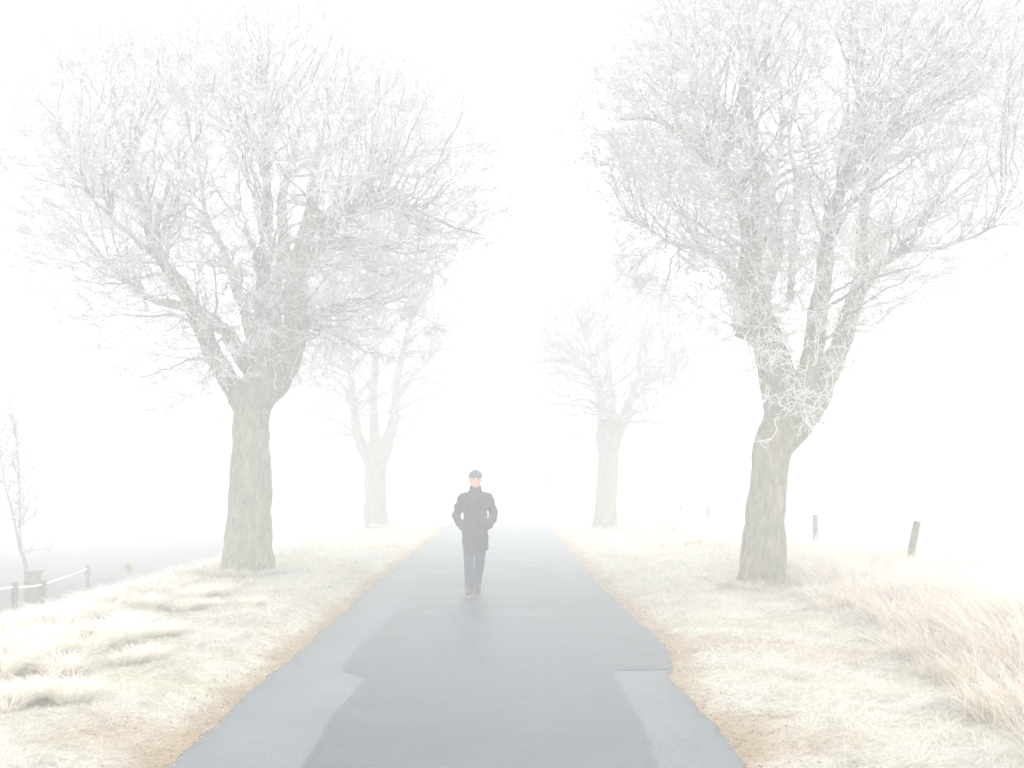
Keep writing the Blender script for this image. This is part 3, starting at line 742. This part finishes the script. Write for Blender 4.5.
# faint sign beyond the person
D = 31.0; t = P(547, 480, D); gz = float(hz(t[0], D))
root = empty("road_sign", (t[0], D, gz), 'barely visible small square sign on a thin pole beside the far end of the road', 'sign')
mb = MB(); mb.tube([(t[0], D, gz - .1), (t[0], D, t[2] + .12)], [.025, .025], 10); link("pole", mb.mesh("pole"), M['metal'], root)
mb = MB(); mb.box((t[0], D - .04, t[2]), (.13, .008, .13), bev=.004); link("sign_panel", mb.mesh("sign_panel", False), M['sign'], root)

# ------------------------------------------------------------------ the walking person
def person():
    g0 = G(475, 595, .02); ox, oy = g0[0], g0[1]; oz = .024
    def at(o): return o
    root_loc = (ox, oy, oz)
    def sh(mb):
        mb.v = [v + np.array(root_loc) for v in mb.v]; return mb
    b_ = MB()
    # head, face, ears, neck
    hx = .0
    b_.ball((hx, -.005, 1.64), (.083, .10, .115), 20, 14); b_.ball((hx, -.03, 1.58), (.066, .074, .072), 18, 10)
    b_.ball((hx, -.065, 1.548), (.030, .028, .022)); b_.tube([(hx, -.098, 1.665), (hx, -.112, 1.635), (hx, -.118, 1.617)], [.009, .012, .015], 10)
    b_.ball((hx, -.094, 1.583), (.026, .012, .007)); b_.ball((hx, -.092, 1.573), (.022, .012, .007))
    b_.ball((hx, -.088, 1.672), (.055, .02, .010))
    for s_ in (-1, 1):
        b_.ball((hx + s_ * .086, .008, 1.628), (.011, .022, .032)); b_.ball((hx + s_ * .042, -.068, 1.615), (.022, .026, .022))
    b_.tube([(0, .012, 1.36), (0, .012, 1.46), (0, .0, 1.57)], [.075, .058, .056], 16)
    # torso
    b_.loft([(.86, 0, 0, .14, .10), (.95, 0, 0, .155, .11), (1.08, 0, 0, .135, .095), (1.25, 0, 0, .155, .11), (1.36, 0, 0, .14, .095), (1.42, 0, .005, .085, .07)])
    J = {}
    for s_ in (-1, 1):
        S_ = np.array([s_ * .148, .01, 1.375]); E = np.array([s_ * .262, .075, 1.125]); Wr = np.array([s_ * .178, -.045, .99])
        b_.tube([S_, (S_ + E) / 2 + [s_ * .01, 0, 0], E, (E + Wr) / 2, Wr], [.056, .048, .038, .036, .026], 14)
        # hand inside the pocket
        pc = Wr + np.array([-s_ * .065, -.005, -.05]); b_.tube([Wr, pc], [.026, .034], 10)
        for f_, L in enumerate((.075, .085, .08, .065)):
            o = pc + np.array([-s_ * (.0 + .005 * f_), -.012 + .012 * f_ - .012, -.02]); b_.tube([o, o + [-s_ * .012, -.004, -L * .5], o + [-s_ * .028, -.002, -L]], [.0085, .008, .007], 8)
        b_.tube([pc, pc + [-s_ * .03, -.02, .0], pc + [-s_ * .05, -.024, -.03]], [.012, .010, .008], 8)
    # legs: viewer's left one leads, the other trails and swings in
    legs = {-1: [(-.088, .0, .88), (-.092, -.045, .50), (-.088, -.07, .28), (-.092, -.10, .09)], 1: [(.085, .0, .88), (.070, .01, .50), (.052, .09, .30), (.030, .17, .11)]}
    for s_, L in legs.items():
        b_.tube(L, [.088, .056, .054, .036], 16)
        a = np.array(L[-1]); yaw = -.05 if s_ < 0 else .05
        b_.tube([a + [0, .03, -.045], a + [0, -.10, -.06]], [.035, .03], 12)
    body = link("person", remesh(sh(b_), "person", .008, 3, .5), M['skin'])
    tag(body, 'person in dark coat and grey cap walking on the road, hands in pockets', 'person')
    bpy.context.view_layer.update()
    for v in body.data.vertices: v.co -= Vector(root_loc)
    body.location = root_loc
    def child(name, me, m_):
        o = link(name, me, m_)
        for v in me.vertices: v.co -= Vector(root_loc)
        o.parent = body; return o
    # coat
    c = MB()
    c.loft([(.62, 0, .0, .188, .145), (.70, 0, 0, .184, .14), (.85, 0, 0, .186, .138), (.97, 0, 0, .184, .133), (1.08, 0, 0, .172, .122), (1.18, 0, 0, .176, .128), (1.30, 0, 0, .19, .138), (1.365, 0, .005, .188, .128), (1.42, 0, .01, .165, .112), (1.462, 0, .01, .12, .095), (1.485, 0, .01, .09, .08)], 32)
    for s_ in (-1, 1):
        S_ = np.array([s_ * .17, .01, 1.395]); E = np.array([s_ * .272, .07, 1.12 + .012 * s_]); Wr = np.array([s_ * .196, -.085, .985 + .01 * s_])
        c.tube([S_ - [s_ * .05, 0, 0], S_, (S_ + E) / 2 + [s_ * .014, 0, 0], E, (E + Wr) / 2 + [s_ * .012, 0, 0], Wr, Wr + [-s_ * .03, -.01, -.03]], [.07, .078, .069, .066, .060, .053, .046], 16)
        c.tube([(s_ * .17, -.115, 1.0), (s_ * .15, -.14, .90)], [.014, .014], 8)          # pocket welt
    cm = remesh(sh(c), "coat", .009, 4, .5)
    co = np.empty(len(cm.vertices) * 3, np.float32); cm.vertices.foreach_get("co", co); co = co.reshape(-1, 3); nn = np.empty_like(co); cm.vertices.foreach_get("normal", nn.ravel()) if False else None
    nn = np.empty(len(cm.vertices) * 3, np.float32); cm.vertices.foreach_get("normal", nn); nn = nn.reshape(-1, 3)
    lz = co[:, 2] - oz; lx = co[:, 0] - ox
    co += nn * (.009 * np.sin(lx * 38 + 2 * np.sin(lz * 9)) * sstep(1.0, .7, lz) + .007 * np.sin(lz * 42 + lx * 25) * sstep(.12, .22, np.abs(lx)))[:, None]
    cm.vertices.foreach_set("co", co.ravel())
    coat = child("coat", cm, M['coat'])
    k = MB(); k.box((.02, -.142, 1.02), (.022, .006, .38), bev=.003); k = sh(k); o = link("placket", k.mesh("placket"), M['scarf']); 
    for v in o.data.vertices: v.co -= Vector(root_loc)
    # follow the coat's front closely
    o.parent = coat
    for zb in (1.28, 1.12, .96, .80):
        k = MB(); k.ball((.02, -.15, zb), (.011, .006, .011), 10, 6); k = sh(k); o = link("button", k.mesh("button"), M['eye'])
        for v in o.data.vertices: v.co -= Vector(root_loc)
        o.parent = coat
    # upturned collar
    k = MB(); n = 28; rings = []
    for (z, rx, ry, cy) in ((1.43, .112, .10, .008), (1.49, .09, .085, .006), (1.545, .082, .082, .004), (1.552, .074, .074, .004), (1.50, .068, .068, .006)):
        rings.append([[rx * math.cos(a), cy + ry * math.sin(a), z + .018 * math.sin(a)] for a in np.linspace(0, 2 * math.pi, n, endpoint=False)])
    k.rings(rings); o = child("collar", sh(k).mesh("collar"), M['scarf'])
    # trousers
    k = MB(); k.loft([(.80, 0, 0, .155, .115), (.92, 0, 0, .16, .12), (1.0, 0, 0, .15, .112)])
    for s_, L in legs.items():
        L = [np.array(p) for p in L]; e = L[-1] + [0, -.005, -.035]
        k.tube([L[0], (L[0] + L[1]) / 2, L[1], L[2], (L[2] + e) / 2, e], [.100, .088, .074, .070, .064, .060], 18, .02)
    child("trousers", remesh(sh(k), "trousers", .009, 3), M['jeans'])
    for s_, L in legs.items():
        a = np.array(L[-1]); tilt = 0 if s_ < 0 else .35
        secs = []
        k = MB(); 
        y0 = a[1] + .055; 
        prof = [(.0, .026, .040), (.04, .036, .052), (.10, .040, .055), (.16, .042, .040), (.22, .046, .032), (.265, .036, .026), (.285, .018, .018)]
        rings = []
        for dy, rx, rz in prof:
            yy = y0 - dy; lift = 0.0
            if s_ > 0: lift = (.285 - dy) * .28          # trailing heel off the ground
            rings.append([[a[0] + s_ * .004 * dy * 20 + rx * math.cos(t), yy, max(0, lift) + .018 + rz * (1 + math.sin(t))] for t in np.linspace(0, 2 * math.pi, 16, endpoint=False)])
        k.rings(rings); shoe = child("shoe", sh(k).mesh("shoe"), M['shoe'])
        k = MB(); rings = []
        for dy, rx, rz in prof:
            yy = y0 + .003 - dy * 1.015; lift = (.285 - dy) * .28 if s_ > 0 else 0
            rings.append([[a[0] + s_ * .004 * dy * 20 + (rx + .004) * cx_, yy, max(0, lift) + z_] for cx_, z_ in ((-1, 0), (1, 0), (1.02, .022), (-1.02, .022))])
        k.rings(rings); o = link("sole", sh(k).mesh("sole", False), M['sole'])
        for v in o.data.vertices: v.co -= Vector(root_loc)
        o.parent = shoe
    body.rotation_euler = (0, 0, .10)
    # cap, hair, eyes
    k = MB(); rings = []
    for (z, r) in ((1.672, 1.0), (1.678, 1.07), (1.70, 1.09), (1.705, 1.05), (1.73, .98), (1.755, .80), (1.772, .52), (1.779, .2)):
        rings.append([[.092 * r * math.cos(a), -.004 + .108 * r * math.sin(a), z + .004 * math.sin(a)] for a in np.linspace(0, 2 * math.pi, 28, endpoint=False)])
    k.rings(rings); child("cap", sh(k).mesh("cap"), M['cap'])
    k = MB(); rings = []
    for (z, r) in ((1.59, .86), (1.62, 1.0), (1.66, 1.03), (1.69, 1.0)):
        rings.append([[.086 * r * math.cos(a), .014 + .097 * r * math.sin(a), z] for a in np.linspace(-.15, math.pi + .15, 24)])
    k.rings(rings); child("hair", sh(k).mesh("hair"), M['hair'])
    for s_ in (-1, 1):
        k = MB(); k.ball((s_ * .032, -.094, 1.650), (.014, .009, .009), 12, 8); child("eye", sh(k).mesh("eye"), M['eye'])
person()

# ------------------------------------------------------------------ haze
hb = MB(); hb.box((0, 140, 5.5), (330, 190, 8.6))
hm = bpy.data.materials.new("fog"); hm.use_nodes = True; nt = hm.node_tree; nt.nodes.clear()
out = N(nt, 'ShaderNodeOutputMaterial'); pv = N(nt, 'ShaderNodeVolumePrincipled')
pv.inputs['Color'].default_value = (.99, .992, .995, 1); pv.inputs['Density'].default_value = .032; pv.inputs['Anisotropy'].default_value = .2
nt.links.new(pv.outputs[0], out.inputs['Volume'])
hz_o = tag(link("haze", hb.mesh("haze", False), hm), 'thick white winter fog filling the air over the road and fields', 'fog', kind='stuff')

# ------------------------------------------------------------------ light
w = bpy.data.worlds.new("World"); sc.world = w; w.use_nodes = True; nt = w.node_tree
bg = nt.nodes['Background']; sky = N(nt, 'ShaderNodeTexSky', sky_type='NISHITA'); sky.sun_disc = False
EL, AZ = R(48), R(115)
sky.sun_elevation = EL; sky.sun_rotation = AZ; sky.dust_density = 4; sky.air_density = 1
hs = N(nt, 'ShaderNodeHueSaturation'); hs.inputs['Saturation'].default_value = .25; nt.links.new(sky.outputs[0], hs.inputs['Color'])
mx = mix(nt, .82, hs.outputs[0], (11.6, 11.8, 12.0))     # the overcast that hides the blue
nt.links.new(mx, bg.inputs['Color']); bg.inputs['Strength'].default_value = .15
sl = bpy.data.lights.new("sun", 'SUN'); sl.energy = .9; sl.angle = R(60); sl.color = (1, .96, .9)
so = bpy.data.objects.new("sun", sl); C.objects.link(so)
d = Vector((math.sin(AZ) * math.cos(EL), math.cos(AZ) * math.cos(EL), math.sin(EL)))
so.rotation_euler = (-d).to_track_quat('-Z', 'Y').to_euler(); so.location = (10, 10, 30)

# ------------------------------------------------------------------ render settings
vs_ = sc.view_settings; sc.display_settings.display_device = 'sRGB'
vs_.view_transform = 'Standard'; vs_.look = 'None'; vs_.gamma = 1; vs_.use_curve_mapping = False; vs_.exposure = 1.0
cy = sc.cycles if hasattr(sc, 'cycles') else None
if cy:
    cy.max_bounces = 8; cy.volume_bounces = 4; cy.diffuse_bounces = 4; cy.glossy_bounces = 2; cy.transparent_max_bounces = 8
    cy.use_denoising = True
    cy.sample_clamp_indirect = 8
